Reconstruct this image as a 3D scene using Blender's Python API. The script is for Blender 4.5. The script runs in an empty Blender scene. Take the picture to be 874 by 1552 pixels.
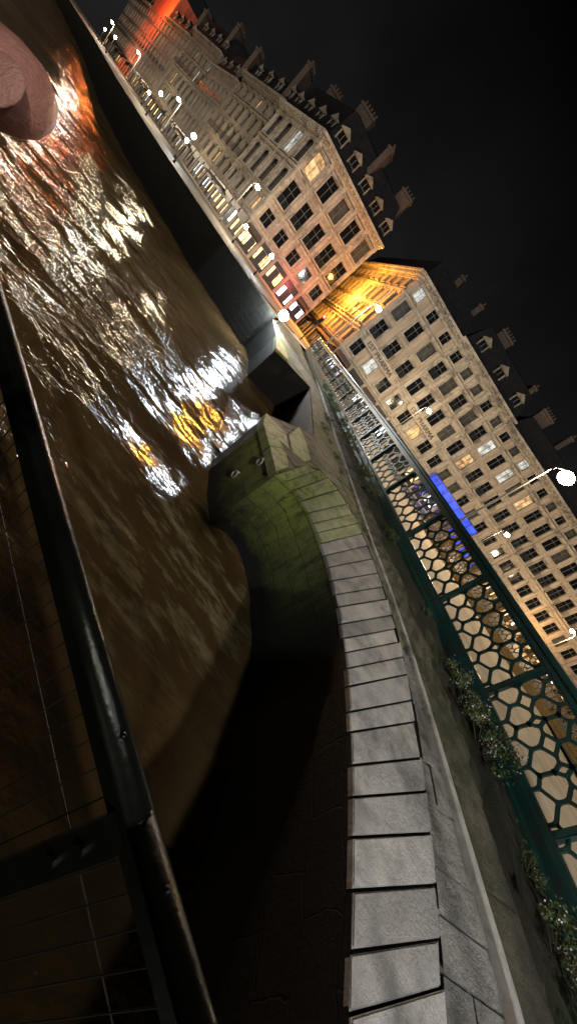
import bpy, bmesh, math, random
from mathutils import Vector, Matrix, noise
random.seed(7)
scn=bpy.context.scene
scn.view_settings.view_transform='Standard'
scn.view_settings.look='None'
scn.view_settings.exposure=0
COL=scn.collection

# ------------------------------------------------------------ materials
def newmat(name):
    m=bpy.data.materials.new(name); m.use_nodes=True
    nt=m.node_tree; nt.nodes.clear()
    out=nt.nodes.new('ShaderNodeOutputMaterial'); b=nt.nodes.new('ShaderNodeBsdfPrincipled')
    nt.links.new(b.outputs[0],out.inputs[0]); return m,nt,b
def mixc(nt,fac,a,b,mode='MIX'):
    n=nt.nodes.new('ShaderNodeMix'); n.data_type='RGBA'; n.blend_type=mode
    for s,v in ((n.inputs['Factor'],fac),(n.inputs[6],a),(n.inputs[7],b)):
        if hasattr(v,'links'): nt.links.new(v,s)
        elif isinstance(v,(int,float)): s.default_value=v
        else: s.default_value=(*v,1)
    return n.outputs[2]
def noi(nt,vec,scale,detail=5,rough=.6):
    n=nt.nodes.new('ShaderNodeTexNoise'); n.inputs['Scale'].default_value=scale
    n.inputs['Detail'].default_value=detail; n.inputs['Roughness'].default_value=rough
    nt.links.new(vec,n.inputs['Vector']); return n.outputs['Fac']
def ramp(nt,fac,a,b,c=0.,d=1.):
    r=nt.nodes.new('ShaderNodeMapRange'); r.inputs['From Min'].default_value=a; r.inputs['From Max'].default_value=b
    r.inputs['To Min'].default_value=c; r.inputs['To Max'].default_value=d
    nt.links.new(fac,r.inputs['Value']); return r.outputs[0]
def math2(nt,op,a,b):
    n=nt.nodes.new('ShaderNodeMath'); n.operation=op
    for s,v in ((n.inputs[0],a),(n.inputs[1],b)):
        if hasattr(v,'links'): nt.links.new(v,s)
        else: s.default_value=v
    return n.outputs[0]
def obco(nt,world=False):
    if world:
        return nt.nodes.new('ShaderNodeNewGeometry').outputs['Position']
    return nt.nodes.new('ShaderNodeTexCoord').outputs['Object']
def bumpn(nt,b,h,strength,dist=.02):
    n=nt.nodes.new('ShaderNodeBump'); n.inputs['Strength'].default_value=strength; n.inputs['Distance'].default_value=dist
    nt.links.new(h,n.inputs['Height']); nt.links.new(n.outputs[0],b.inputs['Normal']); return n
def mat(name,c1,c2,scale=3,rough=.8,bump=.4,metal=0,world=True,dirt=None,dscale=.6,bd=.02,vary=0,spec=None):
    m,nt,b=newmat(name); co=obco(nt,world)
    f=noi(nt,co,scale); f2=ramp(nt,f,.32,.68)
    c=mixc(nt,f2,c1,c2)
    if dirt is not None:
        g=noi(nt,co,dscale,6,.7); g2=ramp(nt,g,.48,.66); c=mixc(nt,g2,c,dirt)
    if vary:
        oi=nt.nodes.new('ShaderNodeObjectInfo'); v=ramp(nt,oi.outputs['Random'],0,1,0,vary)
        c=mixc(nt,v,c,tuple(x*.35 for x in c2))
    nt.links.new(c,b.inputs['Base Color'])
    if spec is not None: b.inputs['Specular IOR Level'].default_value=spec
    b.inputs['Roughness'].default_value=rough; b.inputs['Metallic'].default_value=metal
    if bump: bumpn(nt,b,noi(nt,co,scale*5,6,.7),bump,bd)
    return m
def emis(name,c,s,var=True,sc=1.3):
    m,nt,b=newmat(name)
    b.inputs['Base Color'].default_value=(*[x*.3 for x in c],1)
    if var:
        co=obco(nt,True); f=ramp(nt,noi(nt,co,sc,4,.7),.36,.62)
        cc=mixc(nt,f,tuple(x*.06 for x in c),c); nt.links.new(cc,b.inputs['Emission Color'])
    else: b.inputs['Emission Color'].default_value=(*c,1)
    b.inputs['Emission Strength'].default_value=s; return m
def facademat(name,c1,c2,joint=True):
    m,nt,b=newmat(name); co=obco(nt,False)
    f=ramp(nt,noi(nt,co,.35,6,.65),.3,.7); c=mixc(nt,f,c1,c2)
    sp=nt.nodes.new('ShaderNodeSeparateXYZ'); nt.links.new(co,sp.inputs[0])
    mp=nt.nodes.new('ShaderNodeCombineXYZ')
    nt.links.new(math2(nt,'MULTIPLY',sp.outputs[0],2.2),mp.inputs[0]); nt.links.new(math2(nt,'MULTIPLY',sp.outputs[2],.18),mp.inputs[1]); nt.links.new(sp.outputs[1],mp.inputs[2])
    st=ramp(nt,noi(nt,mp.outputs[0],1.0,6,.7),.42,.75)
    c=mixc(nt,st,c,tuple(x*.4 for x in c2))
    if joint:
        cb=nt.nodes.new('ShaderNodeCombineXYZ'); nt.links.new(sp.outputs[0],cb.inputs[0]); nt.links.new(sp.outputs[2],cb.inputs[1])
        br=nt.nodes.new('ShaderNodeTexBrick'); br.inputs['Scale'].default_value=1.0
        br.inputs['Brick Width'].default_value=.9; br.inputs['Row Height'].default_value=.42; br.inputs['Mortar Size'].default_value=.014
        nt.links.new(cb.outputs[0],br.inputs['Vector'])
        c=mixc(nt,br.outputs['Fac'],c,tuple(x*.5 for x in c1))
    nt.links.new(c,b.inputs['Base Color']); b.inputs['Roughness'].default_value=.88
    bumpn(nt,b,noi(nt,co,9,5),.3,.03); return m

M_white=facademat('limestone_facade',(.38,.32,.285),(.25,.21,.185))
M_beige=facademat('beige_facade',(.42,.335,.245),(.29,.23,.17))
M_beige2=facademat('cream_facade',(.45,.375,.285),(.33,.27,.205),False)
M_grey=facademat('grey_facade',(.24,.205,.165),(.155,.13,.105))
M_grey2=facademat('dark_grey_facade',(.17,.145,.115),(.10,.088,.07))  # darker tone for buildings along the bend
M_red=facademat('red_glow_facade',(.60,.12,.05),(.45,.08,.04),False)  # red light on this building is put into the facade colour
M_trim=mat('trim_stone',(.40,.345,.275),(.26,.225,.18),2,.85,.3,0,True,(.12,.10,.085),.5)
M_trimd=mat('dark_trim_stone',(.22,.19,.15),(.13,.115,.09),2,.85,.3,0,True,(.06,.05,.04),.5)  # darker trim for the bend buildings and dormers
M_slate=mat('slate_roof',(.006,.006,.008),(.013,.013,.015),2,.8,.5,spec=.1)
M_brickch=mat('chimney_brick',(.09,.06,.045),(.045,.035,.028),4)
M_sash=mat('sash_paint',(.13,.12,.10),(.08,.075,.065),4,.5,.1)
M_curt=mat('curtain_cloth',(.06,.055,.048),(.018,.018,.016),2,.9,.1)
M_dark=mat('dark_metal',(.015,.016,.017),(.03,.03,.03),6,.4,.2,.5)
def glass():
    m,nt,b=newmat('window_glass'); b.inputs['Base Color'].default_value=(.006,.007,.009,1)
    b.inputs['Roughness'].default_value=.08
    co=obco(nt,True); bumpn(nt,b,noi(nt,co,1.5,2),.08,.05); return m
M_glass=glass()
M_litw=emis('warm_lit_room',(1,.62,.28),1.1)
M_litc=emis('cool_lit_room',(.85,.88,.85),.8)
M_shopw=emis('shop_light_warm',(1,.62,.26),4.5,True,2.2)
M_shopc=emis('shop_light_white',(.9,.93,1),5,True,2.6)
M_shopr=emis('shop_light_red',(1,.08,.05),2.2,True,2.2)
M_shopb=emis('shop_light_blue',(.012,.07,1),1.7,True,.8)
M_lampw=emis('lamp_glass_warm',(1,.80,.55),90,False)
M_lampc=emis('lamp_glass_white',(.9,.96,1),110,False)
M_tred=emis('signal_red',(1,.03,.02),40,False)
M_ink=mat('black_letters',(.01,.01,.01),(.02,.02,.02),5,.5,0)

# ------------------------------------------------------------ mesh builder
class MB:
    def __init__(s): s.v=[];s.f=[];s.mi=[]
    def quad(s,pts,mi=0):
        n=len(s.v); s.v+= [tuple(p) for p in pts]; s.f.append(tuple(range(n,n+len(pts)))); s.mi.append(mi)
    def box(s,x0,x1,y0,y1,z0,z1,mi=0):
        n=len(s.v)
        s.v+=[(x0,y0,z0),(x1,y0,z0),(x1,y1,z0),(x0,y1,z0),(x0,y0,z1),(x1,y0,z1),(x1,y1,z1),(x0,y1,z1)]
        for f in ((0,3,2,1),(4,5,6,7),(0,1,5,4),(1,2,6,5),(2,3,7,6),(3,0,4,7)):
            s.f.append(tuple(n+i for i in f)); s.mi.append(mi)
    def beam(s,p,q,w,h,up=(0,0,1),mi=0):
        p=Vector(p);q=Vector(q);d=(q-p).normalized();u=Vector(up)
        if abs(d.dot(u))>.98: u=Vector((0,1,0))
        a=d.cross(u).normalized();b=a.cross(d).normalized()
        n=len(s.v)
        for o in (p,q):
            for sa,sb in ((-1,-1),(1,-1),(1,1),(-1,1)): s.v.append(tuple(o+a*sa*w/2+b*sb*h/2))
        for f in ((0,1,2,3),(7,6,5,4),(0,4,5,1),(1,5,6,2),(2,6,7,3),(3,7,4,0)):
            s.f.append(tuple(n+i for i in f)); s.mi.append(mi)
    def tube(s,pts,r,seg=10,mi=0,caps=True):
        pts=[Vector(p) for p in pts]; rr=r if isinstance(r,(list,tuple)) else [r]*len(pts)
        n0=len(s.v)
        for i,p in enumerate(pts):
            d=(pts[min(i+1,len(pts)-1)]-pts[max(i-1,0)]).normalized()
            u=Vector((0,0,1)) if abs(d.z)<.95 else Vector((1,0,0))
            a=d.cross(u).normalized();b=a.cross(d)
            for k in range(seg):
                t=2*math.pi*k/seg; s.v.append(tuple(p+(a*math.cos(t)+b*math.sin(t))*rr[i]))
        for i in range(len(pts)-1):
            for k in range(seg):
                k2=(k+1)%seg
                s.f.append((n0+i*seg+k,n0+i*seg+k2,n0+(i+1)*seg+k2,n0+(i+1)*seg+k)); s.mi.append(mi)
        if caps:
            s.f.append(tuple(n0+k for k in range(seg))[::-1]); s.mi.append(mi)
            s.f.append(tuple(n0+(len(pts)-1)*seg+k for k in range(seg))); s.mi.append(mi)
    def sphere(s,c,r,mi=0,seg=12,ring=8,sz=1):
        n0=len(s.v)
        for i in range(ring+1):
            a=math.pi*i/ring
            for k in range(seg):
                t=2*math.pi*k/seg; s.v.append((c[0]+r*math.sin(a)*math.cos(t),c[1]+r*math.sin(a)*math.sin(t),c[2]+r*sz*math.cos(a)))
        for i in range(ring):
            for k in range(seg):
                k2=(k+1)%seg; s.f.append((n0+i*seg+k,n0+(i+1)*seg+k,n0+(i+1)*seg+k2,n0+i*seg+k2)); s.mi.append(mi)
    def mesh(s,name,mats,smooth=False):
        me=bpy.data.meshes.new(name); me.from_pydata(s.v,[],s.f)
        for m in mats: me.materials.append(m)
        for p,i in zip(me.polygons,s.mi): p.material_index=i; p.use_smooth=smooth
        bm=bmesh.new(); bm.from_mesh(me); bmesh.ops.recalc_face_normals(bm,faces=bm.faces)
        bm.to_mesh(me); bm.free(); me.update(); return me
def link(name,me,parent=None,Mx=None):
    o=bpy.data.objects.new(name,me); COL.objects.link(o)
    if parent is not None: o.parent=parent
    if Mx is not None: o.matrix_basis=Mx
    return o
def W(parent,Mx):
    b=parent['_b']; return Matrix.Translation(-Vector(b))@Mx
def thing(name,loc,label,cat,group=None,me=None):
    o=bpy.data.objects.new(name,me); COL.objects.link(o); o.location=loc; o['_b']=tuple(loc)
    o['label']=label; o['category']=cat
    if group: o['group']=group
    if me is None: o.empty_display_size=.3
    return o
def struct(name,me):
    o=bpy.data.objects.new(name,me); COL.objects.link(o); o['kind']='structure'; return o
def T(x,y,z): return Matrix.Translation((x,y,z))

def chaikin(pts,it=2):
    pts=[Vector(p) for p in pts]
    for _ in range(it):
        q=[pts[0]]
        for a,b in zip(pts[:-1],pts[1:]): q+= [a*.75+b*.25,a*.25+b*.75]
        q.append(pts[-1]); pts=q
    return pts
def resample(pts,n,ref=None):
    ref=ref or pts
    L=[0]
    for a,b in zip(ref[:-1],ref[1:]): L.append(L[-1]+(b-a).length)
    out=[];j=0
    for i in range(n):
        t=L[-1]*i/(n-1)
        while j<len(L)-2 and L[j+1]<t: j+=1
        k=(t-L[j])/max(1e-9,L[j+1]-L[j]); out.append(pts[j].lerp(pts[j+1],min(1,max(0,k))))
    return out
def plen(pts): return sum((b-a).length for a,b in zip(pts[:-1],pts[1:]))
def sweep(mb,path,prof,mi=0,closed_ends=True):
    n0=len(mb.v);k=len(prof)
    for i,p in enumerate(path):
        d=(path[min(i+1,len(path)-1)]-path[max(i-1,0)]); d.z=0; d.normalize()
        nn=Vector((d.y,-d.x,0))
        for a,z in prof: mb.v.append(tuple(p+nn*a+Vector((0,0,z))))
    for i in range(len(path)-1):
        for j in range(k):
            j2=(j+1)%k; mb.f.append((n0+i*k+j,n0+i*k+j2,n0+(i+1)*k+j2,n0+(i+1)*k+j)); mb.mi.append(mi)
    if closed_ends:
        mb.f.append(tuple(n0+j for j in range(k))); mb.mi.append(mi)
        mb.f.append(tuple(n0+(len(path)-1)*k+j for j in range(k))); mb.mi.append(mi)
def ngon(name,pts,m):
    bm=bmesh.new(); vs=[bm.verts.new(p) for p in pts]; f=bm.faces.new(vs)
    bmesh.ops.triangulate(bm,faces=[f]); bmesh.ops.recalc_face_normals(bm,faces=bm.faces)
    if sum(f.normal.z for f in bm.faces)<0: bmesh.ops.reverse_faces(bm,faces=bm.faces)
    me=bpy.data.meshes.new(name); bm.to_mesh(me); bm.free(); me.materials.append(m); return me

# ------------------------------------------------------------ camera
CAMZ=1.9; PITCH=19.0
cam=bpy.data.cameras.new('camera'); co=bpy.data.objects.new('camera',cam); COL.objects.link(co)
cam.sensor_fit='VERTICAL'; cam.sensor_height=36; cam.lens=36*528/1552.; cam.clip_start=.01; cam.clip_end=2000
a=math.atan2(1.43,1.0)
p=math.radians(PITCH)
fwd=Vector((0,math.cos(p),-math.sin(p))); rt0=Vector((1,0,0)); up0=Vector((0,math.sin(p),math.cos(p)))
right=rt0*math.cos(a)+up0*math.sin(a); up=-rt0*math.sin(a)+up0*math.cos(a)
R=Matrix((right,up,-fwd)).transposed()
co.matrix_world=Matrix.Translation((0,0,CAMZ))@R.to_4x4()
scn.camera=co

# ------------------------------------------------------------ world, sun
w=bpy.data.worlds.new('World'); scn.world=w; w.use_nodes=True; nt=w.node_tree; nt.nodes.clear()
wo=nt.nodes.new('ShaderNodeOutputWorld'); bg=nt.nodes.new('ShaderNodeBackground'); nt.links.new(bg.outputs[0],wo.inputs[0])
tc=nt.nodes.new('ShaderNodeTexCoord'); sp=nt.nodes.new('ShaderNodeSeparateXYZ'); nt.links.new(tc.outputs['Generated'],sp.inputs[0])
f=ramp(nt,sp.outputs[2],.12,.58); cn=noi(nt,tc.outputs['Generated'],2.2,4)
hz=mixc(nt,ramp(nt,cn,.3,.7),(.007,.0066,.0066),(.017,.0157,.016))
c=mixc(nt,f,hz,(.0004,.0004,.0005)); nt.links.new(c,bg.inputs[0]); bg.inputs[1].default_value=1.0
sun=bpy.data.lights.new('town_glow','SUN'); sun.energy=1.45; sun.angle=math.radians(2); sun.color=(1,.91,.80)
so=bpy.data.objects.new('town_glow',sun); COL.objects.link(so)
so.rotation_euler=Vector((-.42,.72,-.58)).to_track_quat('-Z','Y').to_euler(); so.location=(5,-20,30)
def plight(loc,e,c,r=.15,name='lamp_light'):
    l=bpy.data.lights.new(name,'POINT'); l.energy=e; l.color=c; l.shadow_soft_size=r
    o=bpy.data.objects.new(name,l); COL.objects.link(o); o.location=loc; return o

# ------------------------------------------------------------ river
def river():
    m,nt,b=newmat('river_water'); co=obco(nt,True)
    f=ramp(nt,noi(nt,co,.22,4),.3,.7)
    base=mixc(nt,f,(.045,.028,.012),(.110,.068,.027))
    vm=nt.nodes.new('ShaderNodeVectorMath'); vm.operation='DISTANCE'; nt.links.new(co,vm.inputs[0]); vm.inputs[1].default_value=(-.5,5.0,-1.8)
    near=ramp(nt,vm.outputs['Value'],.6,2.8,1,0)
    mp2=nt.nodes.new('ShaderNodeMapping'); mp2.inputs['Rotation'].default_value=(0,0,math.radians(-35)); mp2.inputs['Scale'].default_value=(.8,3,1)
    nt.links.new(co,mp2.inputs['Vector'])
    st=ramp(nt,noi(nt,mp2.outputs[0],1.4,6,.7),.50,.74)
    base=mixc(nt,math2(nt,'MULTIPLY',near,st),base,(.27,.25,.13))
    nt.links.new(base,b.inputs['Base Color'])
    b.inputs['Roughness'].default_value=.13; b.inputs['IOR'].default_value=1.33
    mp=nt.nodes.new('ShaderNodeMapping'); mp.inputs['Rotation'].default_value=(0,0,math.radians(30)); mp.inputs['Scale'].default_value=(1,1.8,1)
    nt.links.new(co,mp.inputs['Vector'])
    h1=noi(nt,mp.outputs[0],1.3,4,.55); h2=noi(nt,mp.outputs[0],.42,2,.5)
    h=math2(nt,'ADD',math2(nt,'MULTIPLY',h2,2.4),h1)
    calm=ramp(nt,noi(nt,co,.11,2),.38,.56,.3,1.0)
    bn=bumpn(nt,b,h,1.0,.16); nt.links.new(calm,bn.inputs['Strength'])
    mb=MB()
    nx,ny=220,200; x0,x1,y0,y1=-34,6,-8,34
    def hz(x,y):
        e=min(1,max(0,min((x-x0)/3,(y1-y)/3,(x1-x)/1.5,(y-y0)/2)))
        return -1.8+e*(.07*noise.noise(Vector((x*.5+y*.25,y*.9-x*.3,0)))+.035*noise.noise(Vector((x*1.5,y*2.2,3))))
    for j in range(ny+1):
        for i in range(nx+1):
            x=x0+(x1-x0)*i/nx;y=y0+(y1-y0)*j/ny; mb.v.append((x,y,hz(x,y)))
    for j in range(ny):
        for i in range(nx):
            q=j*(nx+1)+i; mb.f.append((q,q+1,q+nx+2,q+nx+1)); mb.mi.append(0)
    B=400
    for xa,xb,ya,yb in ((-B,x0,-B,B),(x1,B,-B,B),(x0,x1,y1,B),(x0,x1,-B,y0)):
        mb.quad([(xa,ya,-1.8),(xb,ya,-1.8),(xb,yb,-1.8),(xa,yb,-1.8)])
    struct('water',mb.mesh('water',[m],True))
river()

# ------------------------------------------------------------ river wall, coping, pier
def mossstone(name,c1,c2,moss,top=0.,fade=1.2,brick=True,amt=(.38,.58),near_shade=False):
    m,nt,b=newmat(name); co=obco(nt,True)
    f=ramp(nt,noi(nt,co,5,9,.8),.38,.62); c=mixc(nt,f,c1,c2)
    sp=nt.nodes.new('ShaderNodeSeparateXYZ'); nt.links.new(co,sp.inputs[0])
    g2=ramp(nt,noi(nt,co,1.1,9,.78),*amt)
    g3=ramp(nt,noi(nt,co,16,5,.75),.4,.6,.3,1)
    c=mixc(nt,math2(nt,'MULTIPLY',g2,g3),c,moss)
    sc=nt.nodes.new('ShaderNodeMapping'); sc.inputs['Scale'].default_value=(3,3,.5); nt.links.new(co,sc.inputs['Vector'])
    drip=ramp(nt,noi(nt,sc.outputs[0],1.6,6,.7),.47,.7,0,.85)
    c=mixc(nt,drip,c,tuple(x*.18 for x in c2))
    h=noi(nt,co,12,9,.85)
    if brick:
        cb=nt.nodes.new('ShaderNodeCombineXYZ'); nt.links.new(math2(nt,'SUBTRACT',sp.outputs[0],sp.outputs[1]),cb.inputs[0]); nt.links.new(sp.outputs[2],cb.inputs[1])
        wob=nt.nodes.new('ShaderNodeVectorMath'); wob.operation='MULTIPLY_ADD'
        nn=nt.nodes.new('ShaderNodeTexNoise'); nn.inputs['Scale'].default_value=3; nn.inputs['Detail'].default_value=5; nt.links.new(co,nn.inputs['Vector'])
        nt.links.new(nn.outputs['Color'],wob.inputs[0]); wob.inputs[1].default_value=(.25,.2,0); nt.links.new(cb.outputs[0],wob.inputs[2])
        br=nt.nodes.new('ShaderNodeTexBrick'); br.inputs['Scale'].default_value=1.0
        br.inputs['Brick Width'].default_value=.75; br.inputs['Row Height'].default_value=.36; br.inputs['Mortar Size'].default_value=.013; br.inputs['Mortar Smooth'].default_value=.8
        nt.links.new(wob.outputs[0],br.inputs['Vector'])
        c=mixc(nt,math2(nt,'MULTIPLY',br.outputs['Fac'],.35),c,(.012,.014,.008))
        h=math2(nt,'SUBTRACT',h,math2(nt,'MULTIPLY',br.outputs['Fac'],.3))
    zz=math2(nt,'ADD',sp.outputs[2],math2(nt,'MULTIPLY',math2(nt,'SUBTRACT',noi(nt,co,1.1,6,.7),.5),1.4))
    wet_shade=ramp(nt,zz,top-fade,top-.1)  # fade toward the water: damp stone and painted shade in one mask
    if near_shade:
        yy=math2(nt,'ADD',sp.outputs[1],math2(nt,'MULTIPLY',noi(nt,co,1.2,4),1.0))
        wet_shade=math2(nt,'MULTIPLY',wet_shade,ramp(nt,yy,5.0,6.9))  # shade on the near stretch of wall, painted in as black
    c=mixc(nt,wet_shade,(.0025,.003,.002),c)
    nt.links.new(c,b.inputs['Base Color']); b.inputs['Roughness'].default_value=.6
    b.inputs['Specular IOR Level'].default_value=.35
    bumpn(nt,b,h,1.0,.07); return m
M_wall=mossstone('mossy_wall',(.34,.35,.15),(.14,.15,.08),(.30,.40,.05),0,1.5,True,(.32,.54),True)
M_slot=mossstone('shade_black_wall',(.006,.006,.005),(.003,.003,.003),(.005,.008,.003),0,1.3,False)  # near-black colour paints in the slot's shade; reused under coping joints
M_cap=mossstone('mossy_cap',(.46,.46,.26),(.28,.30,.14),(.30,.40,.07),-5,1,False,(.36,.56))
M_cope=mat('coping_stone',(.55,.53,.49),(.38,.365,.34),4.5,.8,.8,0,True,(.19,.185,.17),1.6,.03,.55)
M_copem=mat('mossy_coping_stone',(.44,.45,.30),(.27,.31,.14),3.5,.8,.7,0,True,(.18,.25,.05),1.5,.025,.3)
M_conc=mat('old_concrete',(.32,.31,.28),(.13,.125,.115),2.6,.85,1.0,0,True,(.06,.06,.045),1.6,.06)
M_kerb=mat('kerb_stone',(.48,.47,.43),(.28,.27,.24),5,.8,.8,0,True,(.12,.12,.10),2)
M_path=mat('flagstones',(.13,.115,.08),(.05,.048,.03),3,.9,1.0,0,True,(.028,.04,.012),1.4,.07)
M_soil=mat('soil',(.035,.028,.016),(.022,.026,.01),6,.95,.9,0,True,(.025,.042,.01),1.5,.06)

pairs=[((2.62,-2.5,0),(3.6,-1.7,.05)),((2.6,0,0),(3.56,.75,.05)),((2.55,1.2,0),(3.54,1.85,.05)),((2.49,1.79,0),(3.51,2.45,.08)),((2.37,2.62,0),(3.44,3.55,.14)),((2.13,3.62,0),(3.12,5.0,.2)),((1.79,4.6,0),(2.7,6.2,.25)),((1.34,5.39,0),(2.15,7.2,.28)),((.89,5.97,0),(1.5,8.05,.3)),((.28,6.49,0),(.75,8.62,.32)),((-.15,6.68,0),(.05,8.7,.33)),((-.5,6.5,0),(-.4,8.2,.33)),((-.71,6.25,0),(-.62,7.4,.3))]
CO=chaikin([q[0] for q in pairs]);CI=chaikin([q[1] for q in pairs])
wall=thing('river_wall',(2.6,0,-1.8),'curved mossy stone river wall with pale sloping coping slabs','wall')
def wallfaces(wp,m,name):
    mb=MB()
    for q0,q1 in zip(wp[:-1],wp[1:]):
        n=6
        for i in range(n):
            za0=-3+(q0[2]-.02+3)*i/n; za1=-3+(q0[2]-.02+3)*(i+1)/n
            zb0=-3+(q1[2]-.02+3)*i/n; zb1=-3+(q1[2]-.02+3)*(i+1)/n
            mb.quad([(q0[0],q0[1],za0),(q1[0],q1[1],zb0),(q1[0],q1[1],zb1),(q0[0],q0[1],za1)])
    link(name,mb.mesh(name,[m]),wall,W(wall,Matrix.Identity(4)))
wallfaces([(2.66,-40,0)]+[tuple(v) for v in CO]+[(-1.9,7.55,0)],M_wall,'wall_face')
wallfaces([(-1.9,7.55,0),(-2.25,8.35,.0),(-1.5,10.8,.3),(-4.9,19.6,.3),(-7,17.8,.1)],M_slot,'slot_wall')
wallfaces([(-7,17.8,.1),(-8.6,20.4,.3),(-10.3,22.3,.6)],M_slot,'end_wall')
N=40
cuts=[0.]
for i in range(N): cuts.append(cuts[-1]+random.uniform(.82,1.2))
cuts=[int(round(c_/cuts[-1]*800)) for c_ in cuts]
ra=resample(CO,801);rb_=resample(CI,801,CO)
for i in range(N):
    p0,p1,q0,q1=ra[cuts[i]],ra[cuts[i+1]],rb_[cuts[i]],rb_[cuts[i+1]]
    c0=(p0+p1+q0+q1)/4
    g=.045
    P0=p0.lerp(p1,g);P1=p1.lerp(p0,g);Q0=q0.lerp(q1,g*.7);Q1=q1.lerp(q0,g*.7)
    o=(P0-Q0).normalized()*random.uniform(-.006,.006); P0=P0+o; P1=P1+o
    o2=(Q0-P0).normalized()*random.uniform(-.04,.03); Q0=Q0+o2;Q1=Q1+o2
    tl=random.uniform(-.012,.012)
    bm=bmesh.new(); th=.06
    vs=[bm.verts.new(v) for v in (P0-c0,P1-c0,Q1-c0,Q0-c0)]
    lo=[bm.verts.new(v.co+Vector((0,0,-th))) for v in vs]
    for v in vs: v.co.z+=tl+random.uniform(-.009,.009)
    bm.faces.new(vs); bm.faces.new(lo[::-1])
    for k in range(4): bm.faces.new((vs[k],lo[k],lo[(k+1)%4],vs[(k+1)%4]))
    bmesh.ops.recalc_face_normals(bm,faces=bm.faces)
    ed=[e for e in bm.edges if all(v in vs for v in e.verts)]
    bmesh.ops.bevel(bm,geom=ed,offset=.009,segments=2,affect='EDGES')
    me=bpy.data.meshes.new('coping_slab'); bm.to_mesh(me); bm.free(); me.materials.append(M_cope if i<33 else (M_copem if i<37 else M_cap))
    link('coping_slab',me,wall,W(wall,T(*c0)))
mb=MB()
A2=resample(CO,60);B2=resample(CI,60,CO)
for i in range(59):
    dz=Vector((0,0,-.05)); mb.quad([A2[i]+dz,A2[i+1]+dz,B2[i+1]+dz,B2[i]+dz])
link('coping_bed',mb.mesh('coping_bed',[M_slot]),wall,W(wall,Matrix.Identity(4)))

kerb_p=chaikin([(4.45,-8,.2),(4.42,1,.2),(4.40,2.35,.2),(4.23,2.86,.2),(3.95,3.6,.22),(3.55,4.7,.25),(3.0,6.1,.27),(2.4,7.2,.3),(1.5,8.6,.33),(-.35,12.6,.35),(-2.4,17.1,.37),(-6.5,26.3,.4),(-10.5,33,.45)])
rail_p=chaikin([(6.2,-8,.4),(6.1,-2,.4),(6.05,2,.42),(5.7,4.7,.45),(4.6,7.2,.55),(2.6,9.6,.66),(.7,12.5,.76),(-1.6,17,.8),(-4.3,22.5,.8),(-8,29,.8),(-11.2,33.5,.8)])
near_in=[Vector(q) for q in ((3.5,-8,.05),(3.55,0,.05),(3.54,1.92,.05),(3.51,2.42,.08),(3.45,3.4,.13),(3.3,4.5,.18),(2.95,5.6,.235))]
near_k=[Vector(q) for q in ((4.4,-8,.14),(4.37,1,.14),(4.35,2.35,.14),(4.18,2.86,.15),(3.9,3.6,.18),(3.55,4.6,.21),(3.06,5.7,.25))]
A3=resample(chaikin(near_in),121);B3=resample(chaikin(near_k),121)
mb=MB()
for i in range(120):
    dz=Vector((0,0,-.03)); mb.quad([A3[i]+dz,A3[i+1]+dz,B3[i+1]+dz,B3[i]+dz])
i=0
while i<118:
    k_=random.randint(3,7); j=min(120,i+k_)
    sp_=random.uniform(.3,.7); two=random.random()<.6
    for t0,t1 in (((0,sp_-.01),(sp_+.01,1)) if two else ((0,1),)):
        dz=Vector((0,0,random.uniform(-.008,.014)))
        for q in range(i,j):
            e0=.18 if q==i else 0
            a0=A3[q].lerp(A3[q+1],e0);b0=B3[q].lerp(B3[q+1],e0)
            mb.quad([a0.lerp(b0,t0)+dz,A3[q+1].lerp(B3[q+1],t0)+dz,A3[q+1].lerp(B3[q+1],t1)+dz,a0.lerp(b0,t1)+dz])
    i=j
struct('path',mb.mesh('concrete_path',[M_conc]))
plat=[(2.95,5.5,.235),(2.79,6.02,.245),(2.26,7.04,.275),(1.6,7.95,.295),(.87,8.6,.315),(.07,8.75,.325),(-.4,8.2,.325),(-.62,7.4,.29),(-.71,6.27,-.02),(-1.92,7.57,-.0),(-2.25,8.35,.02),(-1.5,10.8,.31),(-4.9,19.6,.31),(-7,17.8,.11),(-8.6,20.4,.31),(-10.3,22.3,.6),(-12,27,.7),(-12,33,.7),(-10.5,33,.42),(-6.5,26.3,.37),(-2.4,17.1,.34),(-.35,12.6,.32),(1.5,8.6,.3),(2.4,7.2,.275),(3.05,5.9,.25)]
def flagmat():
    m,nt,b=newmat('ledge_paving'); co=obco(nt,True)
    c=mixc(nt,ramp(nt,noi(nt,co,3,7,.7),.35,.65),(.30,.27,.20),(.12,.11,.08))
    c=mixc(nt,ramp(nt,noi(nt,co,.8,7,.75),.44,.6),c,(.09,.115,.028))
    mp=nt.nodes.new('ShaderNodeMapping'); mp.inputs['Rotation'].default_value=(0,0,math.radians(25)); nt.links.new(co,mp.inputs['Vector'])
    br=nt.nodes.new('ShaderNodeTexBrick'); br.inputs['Scale'].default_value=1.0; br.inputs['Brick Width'].default_value=.9; br.inputs['Row Height'].default_value=.55; br.inputs['Mortar Size'].default_value=.02
    nt.links.new(mp.outputs[0],br.inputs['Vector'])
    c=mixc(nt,br.outputs['Fac'],c,(.02,.022,.01)); nt.links.new(c,b.inputs['Base Color']); b.inputs['Roughness'].default_value=.85
    bumpn(nt,b,math2(nt,'SUBTRACT',noi(nt,co,12,7,.75),br.outputs['Fac']),.9,.05); return m
M_ledge=flagmat()
struct('ground',ngon('quay_ledge',plat,M_ledge))
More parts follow.
